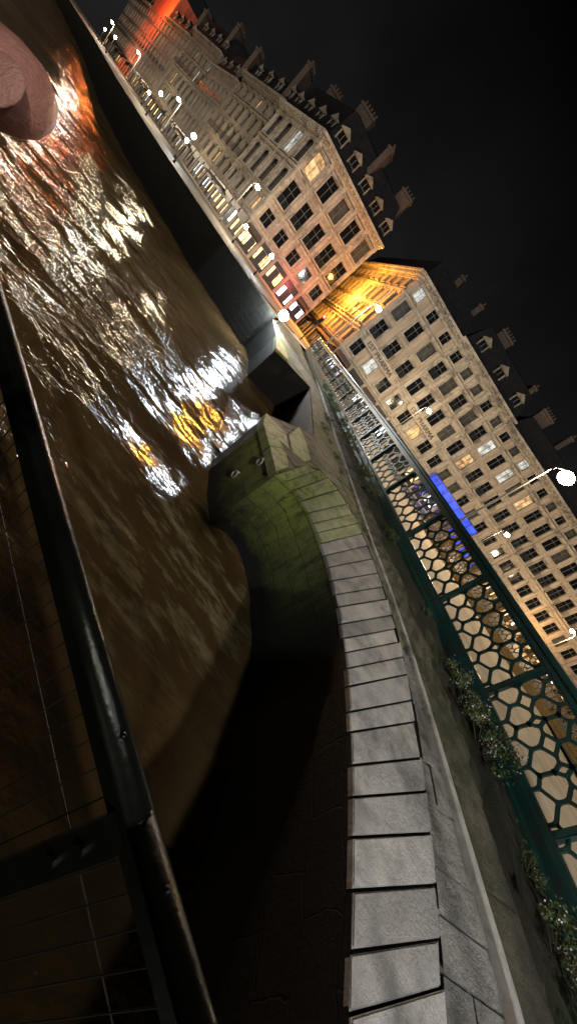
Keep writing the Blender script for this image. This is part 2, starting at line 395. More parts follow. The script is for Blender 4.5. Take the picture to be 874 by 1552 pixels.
def capstone(o,pts,loc):
    bm=bmesh.new(); vs=[bm.verts.new((x-loc[0],y-loc[1],z)) for x,y,z in pts]
    f=bm.faces.new(vs); r=bmesh.ops.extrude_face_region(bm,geom=[f])
    for v in r['geom']:
        if isinstance(v,bmesh.types.BMVert): v.co.z-=.2
    bmesh.ops.recalc_face_normals(bm,faces=bm.faces)
    me=bpy.data.meshes.new('cap_stone'); bm.to_mesh(me); bm.free(); me.materials.append(M_cap); link('cap_stone',me,o,Matrix.Identity(4))
pier=thing('mooring_pier',(-1.4,7.4,0),'mossy yellow-green stone cap of the river pier','pier')
capstone(pier,[(-.76,6.24,.02),(-1.32,6.87,.02),(-1.1,7.5,.17),(-.74,7.2,.17)],(-1.4,7.4))
capstone(pier,[(-1.34,6.89,.02),(-1.94,7.54,.02),(-2.28,8.33,.03),(-1.55,8.15,.17),(-1.12,7.52,.17)],(-1.4,7.4))
capstone(pier,[(-.72,7.24,.2),(-1.08,7.55,.2),(-1.5,8.2,.2),(-1.7,9.3,.33),(-1.2,8.8,.34),(-.7,8.0,.33)],(-1.4,7.4))
P2=thing('mooring_pier',(-7,18.5,0),'low mossy end wall beyond the dark boat slot','pier')
capstone(P2,[(-7.05,17.75,.2),(-8.6,20.35,.36),(-8.0,20.8,.36),(-6.4,18.4,.3)],(-7,18.5))
def ring(loc):
    nrm=Vector((-.73,-.68,0)); t=Vector((-.68,.73,0))
    mb=MB(); R0=.085
    pts=[t*math.cos(k*math.pi/9)*R0+Vector((0,0,math.sin(k*math.pi/9)*R0))+nrm*.05 for k in range(19)]
    mb.tube(pts,.016,8,0,False); mb.tube([nrm*-.02+Vector((0,0,R0)),nrm*.07+Vector((0,0,R0))],.024,8)
    thing('mooring_ring',loc,'pale iron mooring ring on the mossy pier wall','ring','mooring rings on the pier',mb.mesh('mooring_ring',[M_kerb],True))
ring((-1.13,6.70,-.28)); ring((-1.28,6.86,-.95))
mb=MB(); kp=resample(kerb_p,150); sweep(mb,kp,[(-.06,-.1),(-.06,.03),(-.045,.045),(.05,.045),(.065,.03),(.065,-.1)])
k=thing('kerb',tuple(kp[0]),'narrow raised pale stone kerb along the quay','kerb'); link('kerb_stone',mb.mesh('kerb_stone',[M_kerb]),k,W(k,Matrix.Identity(4)))
kk=resample(kerb_p,240);rr_=resample(rail_p,240)
mb=MB();ms=MB()
cut=[random.uniform(.33,.42) for _ in range(60)]
for i in range(239):
    f=lambda i,t,z=0:kk[i].lerp(rr_[i],t)+Vector((0,0,z))
    cc=cut[i//5]
    mb.quad([f(i,.0,-.03),f(i+1,.0,-.03),f(i+1,.52,-.03),f(i,.52,-.03)])
    z=.016*((i//5*31)%5-2)/2
    e=.12 if i%5==0 else 0; e2=.88 if i%5==4 else 1
    p0=f(i,0,z).lerp(f(i+1,0,z),e);p1=f(i,0,z).lerp(f(i+1,0,z),e2);q0=f(i,cc,z).lerp(f(i+1,cc,z),e);q1=f(i,cc,z).lerp(f(i+1,cc,z),e2)
    mb.quad([p0,p1,q1,q0]); dn=Vector((0,0,-.04)); mb.quad([q0,q1,q1+dn,q0+dn])
    if i%5==0: mb.quad([p0,q0,q0+dn,p0+dn])
    if i%5==4: mb.quad([p1,q1,q1+dn,p1+dn])
    for j in range(6):
        t0=.4+j*.1;t1=.4+(j+1)*.1
        def hh(i,t):
            q=kk[i].lerp(rr_[i],t); return q+Vector((0,0,.07*noise.noise(q*3)-.012-.03*(t<.45)))
        ms.quad([hh(i,t0),hh(i+1,t0),hh(i+1,t1),hh(i,t1)])
struct('pavement',mb.mesh('flagstone_strip',[M_path])); struct('ground',ms.mesh('soil_strip',[M_soil]))

far=[(-10.3,22.3),(-16.1,23.3),(-29.7,28),(-41.7,34.2),(-71.7,53),(-118.9,79.1),(-220,135)]
fw=thing('embankment_wall',(-10.3,22.3,-1.8),'tall dark stone embankment wall below the lit street','wall')
mb=MB(); fp=[Vector((x,y,0)) for x,y in far]
sweep(mb,fp,[(0,-3),(0,.62),(.08,.62),(.08,.84),(-.5,.84),(-.5,-3)])
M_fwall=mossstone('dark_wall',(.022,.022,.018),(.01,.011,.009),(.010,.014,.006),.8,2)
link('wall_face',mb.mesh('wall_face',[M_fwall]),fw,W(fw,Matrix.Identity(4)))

M_pav=mat('pale_paving',(.50,.42,.31),(.38,.32,.23),1.5,.85,.3,0,True,(.28,.235,.17),.8)
M_road=mat('asphalt',(.06,.058,.055),(.04,.04,.04),3,.7,.4)
rp=[tuple(v) for v in resample(rail_p,24)]
gp=[(6.2,-60,.4)]+rp+[(-12,33,.72),(-12,27,.72)]+[(-10.6,22.6,.79)]+[(x-.25,y+.4,.79) for x,y in far[1:]]+[(-300,500,.8),(500,500,.8),(500,-60,.8)]
gp=[(x,y,z-.01) for x,y,z in gp]
struct('ground',ngon('quay',gp,M_pav))
road=[(14,-50),(14,6),(13,17),(9,26),(2,33),(-8,38),(-13,35),(-13.5,25),(-16.2,24.2),(-29.8,29),(-42,35.2),(-72,54),(-119,80.4),(-196,124),(-196,151),(-88,85),(-50,55),(-37,47.5),(-15,47.5),(25,53.5),(90,53.5),(90,-50)]
struct('road',ngon('road',[(x,y,.806) for x,y in road],M_road))

# ------------------------------------------------------------ iron railing
M_green=mat('green_iron_paint',(.010,.048,.042),(.016,.065,.055),5,.38,.3,.2,True,(.03,.04,.03),3)
M_gold=mat('gold_lit_iron',(.35,.22,.06),(.25,.15,.05),5,.5,.2)  # golden lamplight put into the colour of the iron
def lattice(Lp,H,wd,m,nmod):
    mb=MB(); w=Lp/nmod
    for k in range(nmod):
        X=lambda t:(k+t)*w
        Z=lambda t:t*H
        seg=[(.5,.63,.27,.5),(.5,.63,.73,.5),(.5,.37,.27,.5),(.5,.37,.73,.5),
             (.5,.63,.5,.76),(.5,.37,.5,.24),
             (.5,.76,.2,.9),(.5,.76,.8,.9),(.5,.24,.2,.1),(.5,.24,.8,.1),
             (.2,.9,.2,1),(.8,.9,.8,1),(.2,.1,.2,0),(.8,.1,.8,0),
             (.27,.5,.12,.5),(.73,.5,.88,.5),
             (.2,.9,0,.82),(.8,.9,1,.82),(.2,.1,0,.18),(.8,.1,1,.18),
             (.12,.5,0,.62),(.88,.5,1,.62),(.12,.5,0,.38),(.88,.5,1,.38),
             (0,.62,0,.82),(0,.38,0,.18)]
        nodes=set()
        for s in seg:
            mb.beam((X(s[0]),0,Z(s[1])),(X(s[2]),0,Z(s[3])),wd,.045,(0,1,0)); nodes|={(s[0],s[1]),(s[2],s[3])}
        for x,z in nodes:
            if 0<z<1: mb.tube([(X(x),-wd*.62,Z(z)),(X(x),wd*.62,Z(z))],.038,8)
    return mb.mesh('lattice_panel',[m])
def railing(path,H,m,label,group,plinth=.3,plen_=2.1,nmod=3,tr=.24):
    n=max(2,int(round(plen(path)/plen_))+1); pts=resample(path,n)
    o=thing('iron_railing',tuple(pts[0]),label,'railing',group)
    I=W(o,Matrix.Identity(4))
    fine=resample(path,n*4)
    mb=MB(); sweep(mb,fine,[(-.08,H-tr+.03),(-.08,H-.13),(-.14,H-.10),(-.15,H-.04),(-.09,H),(.09,H),(.15,H-.04),(.14,H-.10),(.08,H-.13),(.08,H-tr+.03)])
    sweep(mb,fine,[(-.05,H-tr-.02),(-.05,H-tr+.029),(.05,H-tr+.029),(.05,H-tr-.02)])
    link('top_rail',mb.mesh('top_rail',[m]),o,I)
    mb=MB(); sweep(mb,fine,[(-.16,-.3),(-.16,.02),(-.10,.06),(-.10,plinth-.1),(-.07,plinth-.06),(-.07,plinth),(.07,plinth),(.07,plinth-.06),(.10,plinth-.1),(.10,.06),(.16,.02),(.16,-.3)])
    link('plinth',mb.mesh('plinth',[m]),o,I)
    L0=plen(pts)/(n-1); me=lattice(L0,H-tr-.02-plinth,.05,m,nmod)
    pm=MB(); pm.box(-.05,.05,-.065,.065,plinth,H-tr-.02); pm.box(-.03,.03,-.09,-.066,plinth+.05,H-tr-.06); pm.box(-.03,.03,.066,.09,plinth+.05,H-tr-.06); pme=pm.mesh('post',[m])
    for i in range(n-1):
        d=pts[i+1]-pts[i]; ang=math.atan2(d.y,d.x); pit=math.atan2(d.z,math.hypot(d.x,d.y))
        Mx=T(*pts[i])@Matrix.Rotation(ang,4,'Z')@Matrix.Rotation(-pit,4,'Y')@T(0,0,plinth)@Matrix.Diagonal((d.length/L0,1,1,1))
        link('lattice_panel',me,o,W(o,Mx))
    for i in range(n):
        dd=(pts[min(i+1,n-1)]-pts[max(0,i-1)])
        link('post',pme,o,W(o,T(*pts[i])@Matrix.Rotation(math.atan2(dd.y,dd.x),4,'Z')))
    return o
railing(rail_p,1.62,M_green,'dark green cast-iron railing with hexagon lattice along the quay','quay railings')
rail2=chaikin([(5,22,.8),(8.5,18.2,.8),(14,14.8,.8),(22,9,.8),(30,2,.8)])
railing(rail2,1.65,M_gold,'ochre-lit lattice railing across the promenade','quay railings',.3,2.1,5,.14)

# ------------------------------------------------------------ buildings
def winmesh(w,h,kind='dark',arch=False,balc=False,tm=None):
    mb=MB()   # slots: 0 trim,1 sash,2 pane,3 dark
    fr=.15
    mb.box(-w/2-fr,-w/2+.003,-.07,.06,-.05,h+fr,0); mb.box(w/2-.003,w/2+fr,-.07,.06,-.05,h+fr,0)
    mb.box(-w/2+.004,w/2-.004,-.068,.06,h-.002,h+fr-.003,0)
    mb.box(-w/2-fr-.1,w/2+fr+.1,-.2,.1,-.2,-.053,0)
    mb.box(-w/2-fr-.1,w/2+fr+.1,-.24,.0,h+fr+.002,h+fr+.14,0)
    mb.box(-w/2-fr-.02,-w/2-.02,-.18,0,h+fr-.25,h+fr-.001,0); mb.box(w/2+.02,w/2+fr+.02,-.18,0,h+fr-.25,h+fr-.001,0)
    mb.quad([(-w/2,.27,0),(w/2,.27,0),(w/2,.27,h),(-w/2,.27,h)],2)
    s=.05
    for x in (-w/2+.001,-.025,w/2-s-.001): mb.box(x,x+s,.20,.25,0.001,h-.002,1)
    for z in (.004,h*.64,h-s-.004): mb.box(-w/2+.003,w/2-.003,.205,.252,z,z+s*.8,1)
    if arch:
        R=w/2-.02; n=8
        for sg in (-1,1):
            prev=None
            for i in range(n+1):
                t=math.pi/2*i/n; x=sg*R*math.sin(t)*1.0; z=h-R+R*math.cos(t)-.02
                if prev: mb.quad([(prev[0],.03,prev[1]),(x,.03,z),(x,.03,h),(prev[0],.03,h)],0)
                prev=(x,z)
    if balc:
        mb.box(-w/2-.25,w/2+.25,-.55,-.201,-.16,-.02,0)
        mb.box(-w/2-.25,w/2+.25,-.54,-.50,.85,.9,3)
        n=11
        for i in range(n+1):
            x=-w/2-.23+(w+.46)*i/n; mb.box(x-.02,x+.02,-.53,-.51,-.02,.85,3)
    pane={'dark':M_glass,'warm':M_litw,'cool':M_litc,'curtain':M_curt}[kind]
    return mb.mesh('window',[tm or M_trim,M_sash,pane,M_dark])
def shopmesh(w,h,em,v):
    rnd=random.Random(v); mb=MB()
    t=h*rnd.uniform(.62,.78); b0=rnd.uniform(.3,.7)
    mb.quad([(-w/2,.3,b0),(w/2,.3,b0),(w/2,.3,t),(-w/2,.3,t)],1)
    mb.box(-w/2,w/2,.2,.31,0,b0,0); mb.box(-w/2,w/2,-.1,.3,t,h,0)
    n_=rnd.randint(2,4)
    for i in range(n_+1):
        x=-w/2+(w-.12)*i/n_; mb.box(x,x+.12,.2,.298,b0,t,0)
    dx=rnd.uniform(-.6,.1)*w/2; mb.box(dx,dx+.9,.18,.299,0.01,t-.01,0)
    if v%2:
        mb.quad([(-w/2-.1,-.02,h-.2),(w/2+.1,-.02,h-.2),(w/2+.1,-1.1,h-.75),(-w/2-.1,-1.1,h-.75)],2)
    return mb.mesh('shop_window',[M_dark,em,M_awn])
M_awn=mat('awning_canvas',(.10,.03,.02),(.06,.05,.04),1,.9,.2)
WC={}
def getwin(w,h,kind,arch,balc,tm):
    k=(round(w,2),round(h,2),kind,arch,balc,tm.name)
    if k not in WC: WC[k]=winmesh(w,h,kind,arch,balc,tm)
    return WC[k]
SC={}
def getshop(w,h,i,v):
    k=(round(w,2),round(h,2),i,v)
    if k not in SC: SC[k]=shopmesh(w,h,[M_shopw,M_shopc,M_shopr,M_shopb,M_dark][i],v)
    return SC[k]
def facade(o,P0,P1,z0,z1,rows,ncol,wm,lit=.1,dz=0.,shops=None,pil=False,tm=None):
    tm=tm or M_trim
    P0=Vector((*P0,0));P1=Vector((*P1,0));L=(P1-P0).length;ang=math.atan2(P1.y-P0.y,P1.x-P0.x)
    Mx=T(P0.x,P0.y,z0)@Matrix.Rotation(ang,4,'Z'); H=z1-z0
    bay=L/ncol; ops=[]
    for r in rows:
        for c in range(ncol):
            cx=bay*(c+.5); w_=min(r['w'],bay*.74) if not r.get('shop') else bay-.5
            ops.append((cx-w_/2,cx+w_/2,r['z'],r['z']+r['h'],r,cx,w_))
    xs=sorted({0,L}|{o_[0] for o_ in ops}|{o_[1] for o_ in ops}); zs=sorted({0,H}|{o_[2] for o_ in ops}|{o_[3] for o_ in ops})
    mb=MB()
    for i in range(len(xs)-1):
        for j in range(len(zs)-1):
            mx=(xs[i]+xs[i+1])/2;mz=(zs[j]+zs[j+1])/2
            if xs[i+1]-xs[i]<1e-5 or zs[j+1]-zs[j]<1e-5: continue
            if any(q[0]<mx<q[1] and q[2]<mz<q[3] for q in ops): continue
            mb.quad([(xs[i],0,zs[j]),(xs[i+1],0,zs[j]),(xs[i+1],0,zs[j+1]),(xs[i],0,zs[j+1])])
    for q in ops:
        x0,x1,a0,a1=q[:4];D=.32
        mb.quad([(x0,0,a0),(x0,D,a0),(x0,D,a1),(x0,0,a1)]);mb.quad([(x1,0,a0),(x1,0,a1),(x1,D,a1),(x1,D,a0)])
        mb.quad([(x0,0,a1),(x0,D,a1),(x1,D,a1),(x1,0,a1)]);mb.quad([(x0,0,a0),(x1,0,a0),(x1,D,a0),(x0,D,a0)])
    link('wall',mb.mesh('wall',[wm]),o,W(o,Mx))
    cb=MB(); e=.003*dz
    cb.box(-.3,L+.3,-.75,.1,H-.25-e,H+.05-e); cb.box(-.15,L+.15,-.4,.1,H-.55-e,H-.252-e); cb.box(-.05,L+.05,-.16,.05,H-.95-e,H-.552-e)
    nd=int(L/.8)
    for i in range(nd): x=.3+(L-.6)*i/max(1,nd-1); cb.box(x-.12,x+.12,-.67,-.402,H-.5,H-.254-e)
    link('cornice',cb.mesh('cornice',[tm]),o,W(o,Mx))
    for r in rows:
        if r.get('band'):
            sb=MB(); sb.box(-.04,L+.04,-.26,.02,r['z']-.62-e,r['z']-.45-e); sb.box(-.03,L+.03,-.14,.02,r['z']-.75-e,r['z']-.621-e); link('string_course',sb.mesh('string_course',[tm]),o,W(o,Mx))
    if pil:
        pb=MB(); pb.box(-.2,.2,-.12,.0,3.6,H-1.3); pb.box(-.27,.27,-.2,0,H-1.299,H-.96); pb.box(-.25,.25,-.18,0,3.4,3.599); pm_=pb.mesh('pilaster',[tm])
        for c in range(ncol+1):
            x=min(max(bay*c,.22),L-.22); link('pilaster',pm_,o,W(o,Mx@T(x,0,0)))
    for q in ops:
        r=q[4]
        if r.get('shop'):
            k=random.choice(shops or [4]); link('shop_window',getshop(q[6],r['h'],k,random.randint(0,4)),o,W(o,Mx@T(q[5],0,r['z'])))
        else:
            k='dark' if random.random()<.8 else 'curtain'
            if random.random()<lit: k=random.choice(['warm','warm','cool'])
            link('window',getwin(q[6],r['h'],k,r.get('arch',False),r.get('balc',False),tm),o,W(o,Mx@T(q[5],0,r['z'])))
    return Mx,L,bay
def roof(o,plan,z,h,k=.8,dorm=None,chim=()):
    c=Vector((sum(q[0] for q in plan)/len(plan),sum(q[1] for q in plan)/len(plan),0))
    mb=MB(); n=len(plan)
    lo=[Vector((x,y,z+.02)) for x,y in plan]; mid=[c+(Vector((x,y,0))-c)*k+Vector((0,0,z+h)) for x,y in plan]
    top=[c+(Vector((x,y,0))-c)*(k*.55)+Vector((0,0,z+h*1.35)) for x,y in plan]
    for i in range(n):
        j=(i+1)%n; mb.quad([lo[i],lo[j],mid[j],mid[i]]); mb.quad([mid[i],mid[j],top[j],top[i]])
    mb.quad(top)
    r=link('roof',mb.mesh('roof',[M_slate]),o,W(o,Matrix.Identity(4))); r['_b']=(0,0,0)
    if dorm:
        for (P0,P1,nn) in dorm:
            P0=Vector((*P0,0));P1=Vector((*P1,0));ang=math.atan2(P1.y-P0.y,P1.x-P0.x);L=(P1-P0).length
            for i in range(nn):
                link('dormer',DORM,r,W(r,T(P0.x,P0.y,z+.1)@Matrix.Rotation(ang,4,'Z')@T(L*(i+.5)/nn,.3,0)))
    for (x,y,zz,wx,wy,hh) in chim:
        cm=MB(); cm.box(-wx/2,wx/2,-wy/2,wy/2,-2,hh,0); cm.box(-wx/2-.1,wx/2+.1,-wy/2-.1,wy/2+.1,hh-.35,hh-.1,0)
        m_=max(2,int(max(wx,wy)/.45))
        for i in range(m_):
            t=(i+.5)/m_-.5; px,py=(t*wx,0) if wx>wy else (0,t*wy)
            cm.tube([(px,py,hh),(px,py,hh+.5)],.13,8,0)
        link('chimney',cm.mesh('chimney',[M_brickch]),r,W(r,T(x,y,zz)@Matrix.Rotation(.15,4,'Z')))
    return r
def mkdorm():
    mb=MB(); w,h=1.1,1.8
    mb.box(-w/2-.2,-w/2,0,.2,0,h+.1,0); mb.box(w/2,w/2+.2,0,.2,0,h+.1,0); mb.box(-w/2-.2,w/2+.2,.201,2.6,0,h,3)
    mb.quad([(-w/2,.15,0),(w/2,.15,0),(w/2,.15,h),(-w/2,.15,h)],2)
    mb.box(-.03,.03,.08,.14,0,h,1); mb.box(-w/2,w/2,.08,.139,h*.5,h*.5+.06,1)
    mb.box(-w/2-.35,w/2+.35,-.15,.25,h+.102,h+.25,0)
    mb.quad([(-w/2-.35,-.12,h+.25),(w/2+.35,-.12,h+.25),(0,-.12,h+.85)],0)
    mb.quad([(-w/2-.35,-.12,h+.25),(0,-.12,h+.85),(0,2.6,h+.85),(-w/2-.35,2.6,h+.25)],3)
    mb.quad([(w/2+.35,-.12,h+.25),(0,-.12,h+.85),(0,2.6,h+.85),(w/2+.35,2.6,h+.25)],3)
    return mb.mesh('dormer',[M_trimd,M_sash,M_glass,M_slate])
DORM=mkdorm()
def plainwalls(o,pts,z0,z1,wm):
    mb=MB()
    for q0,q1 in zip(pts[:-1],pts[1:]): mb.quad([(q0[0],q0[1],z0),(q1[0],q1[1],z0),(q1[0],q1[1],z1),(q0[0],q0[1],z1)])
    link('rear_wall',mb.mesh('rear_wall',[wm]),o,W(o,Matrix.Identity(4)))
Z0=.8
rows4=lambda b1=True,w=1.5:[dict(z=.1,h=3.1,w=3,shop=True),dict(z=4.15,h=1.9,w=w,band=True),dict(z=7.35,h=2.3,w=w,balc=b1,band=True),dict(z=10.7,h=2.3,w=w,balc=not b1,band=not b1),dict(z=13.9,h=1.4,w=1.25,band=True)]
A=(-48.9,58.7);B=(-36,51.4);C=(-24.2,59.2)
o=thing('corner_building',(*B,Z0),'pale limestone corner building with mansard roof and dormers','building')
rb=[dict(z=.1,h=3.1,w=3,shop=True),dict(z=4.2,h=1.9,w=1.5,band=True),dict(z=7.4,h=3.1,w=1.65,band=True,balc=True),dict(z=12.0,h=2.7,w=1.65,band=True)]
rl=[dict(z=.1,h=3.1,w=3,shop=True),dict(z=4.2,h=1.9,w=1.6,band=True),dict(z=7.4,h=3.3,w=2.1,arch=True,band=True),dict(z=12.0,h=3.0,w=2.1,arch=True,band=True)]
facade(o,B,C,Z0,17,rb,5,M_white,.03,0,[1,0,1],True); facade(o,A,B,Z0,17,rl,4,M_white,.03,1,[0,1,0],True)
D=(-32,71);E=(-57,72)
plainwalls(o,[C,D,E,A],Z0,17,M_white)
roof(o,[A,B,C,D,E],17,4.6,.84,[(A,B,4),(B,C,5)],[(-27.5,60.5,20,2.2,.8,3.6),(-31.5,56.6,20,.8,2,3.4),(-37,56,20.5,2.6,.9,3.2),(-45,60,20,2,.8,3.4),(-41,66,21,1.2,1.2,4)])
A=(-32.2,78.2);B=(-14.6,51.2);C=(-5.5,53.9)
o=thing('apartment_building',(*B,Z0),'beige four-storey building, its side street face glowing orange','building')
ob=o
facade(o,B,C,Z0,17,rows4(),3,M_beige,.06,0,[4,1,4]); facade(o,A,B,Z0,17,rows4(),11,M_beige,.1,1,[0,0,2])
plainwalls(o,[C,(-12,75),A],Z0,17,M_beige)
roof(o,[A,B,C,(-12,75)],17,3.0,.85,None,[(-13,60,19,.9,2.4,3.9),(-8,58,18.5,.8,2,3.6)])
A=(-5.5,53.9);B=(7.6,56.7)
o3=o=thing('apartment_building',(*A,Z0),'cream four-storey quay building with black lettering over the shops','building')
facade(o,A,B,Z0,17.3,rows4(False),5,M_beige2,.05,0,[4,4,0,1],True)
plainwalls(o,[B,(4,72),(-9,70),A],Z0,17.3,M_beige2)
roof(o,[A,B,(4,72),(-9,70)],17.3,3.6,.85,[(A,B,3)],[(-2.5,58,19,2.4,.8,3.8),(5.5,60.5,19,.8,2.2,3.6)])
A=(7.6,56.7);B=(24.85,58.2)
o=thing('apartment_building',(*A,Z0),'beige quay building above the blue-lit shopfront','building')
Mx,_,_=facade(o,A,B,Z0,16.8,rows4(True,1.35),7,M_beige,.06,0,[3,3,3,1])
mb=MB(); mb.box(.3,11.2,-.9,-.02,2.2,4.3,0)
for i in range(8): x=.3+10.9*i/7; mb.box(x-.05,x+.05,-.98,-.901,2.15,4.35,1)
mb.box(.25,11.25,-1.0,-.0,4.303,4.45,1); mb.box(.25,11.25,-1.0,-.01,2.05,2.197,1)
link('lit_fascia',mb.mesh('lit_fascia',[M_shopb,M_dark]),o,W(o,Mx))
plainwalls(o,[B,(23,73),(6,72),A],Z0,16.8,M_beige)
roof(o,[A,B,(23,73),(6,72)],16.8,3.0,.86,None,[(10,60,18.5,2.4,.8,3.6),(21,61,18.5,2.6,.8,3.9),(15,62,19,.8,.8,4.5)])
for (A,B,wm,lab,zt,nc) in [((24.9,58.1),(43,57),M_beige2,'cream quay building with rows of tall windows',17.4,8),((43.05,56.9),(62,53),M_white,'grey stone quay building with slate roof',16,8),((62.05,52.9),(82,46),M_beige,'plain beige quay building',17.5,8)]:
    o=thing('apartment_building',(*A,Z0),lab,'building')
    facade(o,A,B,Z0,zt,rows4() if zt>16.5 else [r for r in rows4() if r['z']<13],nc,wm,.10,0,[0,0,1,4])
    n=Vector((-(B[1]-A[1]),B[0]-A[0])).normalized()*14; C=(B[0]+n.x,B[1]+n.y);D=(A[0]+n.x,A[1]+n.y)
    plainwalls(o,[B,C,D,A],Z0,zt,wm); roof(o,[A,B,C,D],zt,3.2,.86,[(A,B,5)],[(A[0]+4,A[1]+4,zt+2,2.4,.8,3.6),(B[0]-3,B[1]+4,zt+2,2.4,.8,3.6)])
L_=[((-66,69),(-49.2,59.6),M_grey,17.6,6,'grey stone building with balconies on the bend'),((-82,79),(-66.1,69.1),M_grey,16.0,6,'grey-brown building above lit shops'),((-98,86.5),(-82.1,79.1),M_grey2,18.5,6,'tall grey building above lit shops'),((-118,97),(-98.1,86.6),M_grey,17,7,'dark grey stone building far along the quay'),((-136,107),(-118.1,97.1),M_red,23,6,'tall building bathed in red-orange light'),((-160,120),(-136.1,107.1),M_grey2,17,8,'dim building at the far end of the quay')]
for (A,B,wm,zt,nc,lab) in L_:
    o=thing('apartment_building',(*A,Z0),lab,'building')
    facade(o,A,B,Z0,zt,[r for r in rows4(random.random()<.5,1.4) if r['z']+3<zt],nc,wm,.12,0,[0,1,0,0,4,4],False,M_trimd)
    n=Vector((-(B[1]-A[1]),B[0]-A[0])).normalized()*14; C=(B[0]+n.x,B[1]+n.y);D=(A[0]+n.x,A[1]+n.y)
    plainwalls(o,[B,C,D,A],Z0,zt,wm); roof(o,[A,B,C,D],zt,3.4+random.uniform(-1,1.5),.84,[(A,B,4)],[(A[0]+5,A[1]+6,zt+2,2.4,.8,3.8),(B[0]-3,B[1]+3,zt+2,.8,2.4,3.9),((A[0]+B[0])/2,(A[1]+B[1])/2+5,zt+3,1.6,.8,3.9)])
def lettering(o,text,loc,ang,size):
    cu=bpy.data.curves.new('t','FONT'); cu.body=text; cu.size=size; cu.extrude=.04; cu.align_x='CENTER'
    t=bpy.data.objects.new('t',cu); COL.objects.link(t); bpy.context.view_layer.update()
    me=bpy.data.meshes.new_from_object(t.evaluated_get(bpy.context.evaluated_depsgraph_get())); bpy.data.objects.remove(t)
    me.materials.clear(); me.materials.append(M_ink)
    link('sign_lettering',me,o,W(o,T(*loc)@Matrix.Rotation(ang,4,'Z')@Matrix.Rotation(math.pi/2,4,'X')))
def board(o,cx,cy,z,ang,wd):
    mb=MB(); mb.box(-wd/2,wd/2,-.02,.12,-.18,.95); link('sign_board',mb.mesh('sign_board',[M_beige2]),o,W(o,T(cx,cy,z)@Matrix.Rotation(ang,4,'Z')))
a3=math.atan2(2.8,13.1); a2=math.atan2(2.7,9.1)
board(o3,.55,54.80,7.0,a3,6.8); lettering(o3,'EST PHARMA',(.57,54.72,7.03),a3,.95)
board(ob,-9.93,52.15,7.0,a2,6.8); lettering(ob,'EST PHARMA',(-9.9,52.07,7.03),a2,.95)

# ------------------------------------------------------------ street lamps
M_lpole=mat('grey_lamp_pole',(.20,.19,.17),(.13,.125,.115),5,.5,.1,.3)
def street_lamp(x,y,h,arm=(1,0),warm=True,e=2500,reach=.5,label=None,r=.28,spot=None):
    o=thing('street_lamp',(x,y,Z0),label or 'tall curved-arm street lamp glowing on the quay','street lamp','street lamps on the quay')
    mb=MB(); ax=Vector((arm[0],arm[1],0)).normalized(); H=h-Z0
    pts=[(0,0,0),(0,0,1),(0,0,H*.6),(0,0,H-.5),tuple(ax*.12+Vector((0,0,H-.12))),tuple(ax*reach*.6+Vector((0,0,H))),tuple(ax*reach+Vector((0,0,H)))]
    mb.tube(pts,[.10,.07,.06,.045,.04,.04,.035],10); mb.tube([(0,0,0),(0,0,.5)],.15,10)
    link('pole',mb.mesh('pole',[M_lpole],True),o,Matrix.Identity(4))
    hb=MB(); c=ax*(reach+.25)+Vector((0,0,H)); hb.beam(c-ax*.35+Vector((0,0,.06)),c+ax*.35+Vector((0,0,.06)),.3,.08); link('lamp_head',hb.mesh('lamp_head',[M_dark]),o,Matrix.Identity(4))
    g=MB(); g.sphere(c+Vector((0,0,-.12)),r,0,14,10,.8); link('lamp_glass',g.mesh('lamp_glass',[M_lampw if warm else M_lampc],True),o,Matrix.Identity(4))
    if spot is None: plight((x+c.x,y+c.y,Z0+c.z-.6),e,(1,.78,.5) if warm else (.88,.95,1),.2)
    else:
        l=bpy.data.lights.new('coping_fill_spot','SPOT'); l.energy=e; l.color=(.95,.97,1); l.shadow_soft_size=.15; l.spot_size=math.radians(62); l.spot_blend=.5
        q=bpy.data.objects.new('coping_fill_spot',l); COL.objects.link(q); q.location=(x+c.x,y+c.y,Z0+c.z-.5)
        q.rotation_euler=(Vector(spot)-q.location).to_track_quat('-Z','Y').to_euler()
street_lamp(-11.1,35.3,8,(1,0),False,2800)
street_lamp(-1.0,46.1,8,(1,0),True,3200)
street_lamp(5.8,20.6,8,(1,-.2),True,2400,label='tall street lamp burning brightest beside the railing',r=.4)
street_lamp(15.8,44.1,7,(1,0),True,3200)
street_lamp(32,46,7,(-1,0),True,3600)
street_lamp(-32.7,43,6.4,(1,0),True,2200)
street_lamp(-63,60,6,(0,-1),True,2600)
street_lamp(-94,77,6,(0,-1),True,3200)
street_lamp(-128,96,6,(0,-1),True,3500)
street_lamp(5.4,-2.6,5.2,(-1,.2),False,1000,1.0,'added unseen white lamp by the footbridge landing, brightening the coping',.24,(5.0,3.2,.2))  # out-of-view lamp added to brighten the near coping
def lantern(x,y,h,warm=True,e=500,r=.2):
    o=thing('lantern_post',(x,y,Z0),'short lantern post with a round glowing globe','street lamp','lantern posts by the embankment')
    mb=MB(); H=h-Z0; mb.tube([(0,0,0),(0,0,.4),(0,0,.45),(0,0,H-.2)],[.1,.09,.05,.04],10); mb.tube([(0,0,H-.2),(0,0,H-.12)],.09,10)
    link('pole',mb.mesh('pole',[M_dark],True),o,Matrix.Identity(4))
    g=MB(); g.sphere((0,0,H),r); link('lamp_glass',g.mesh('lamp_glass',[M_lampw if warm else M_lampc],True),o,Matrix.Identity(4))
    plight((x,y,h+.45),e,(1,.80,.52) if warm else (.9,.96,1),.25)
for x,y,h,wm,e in [(-20,34,3.0,False,900),(-25,36,2.7,True,800),(-30,31,3.3,True,1100),(-39,40,2.9,False,1000),(-49,44,3.6,True,1300),(-64,56,2.8,True,1300),(-84,64,3.6,False,1500),(-104,77,3.2,True,1600)]:
    lantern(x,y,h,wm,e)
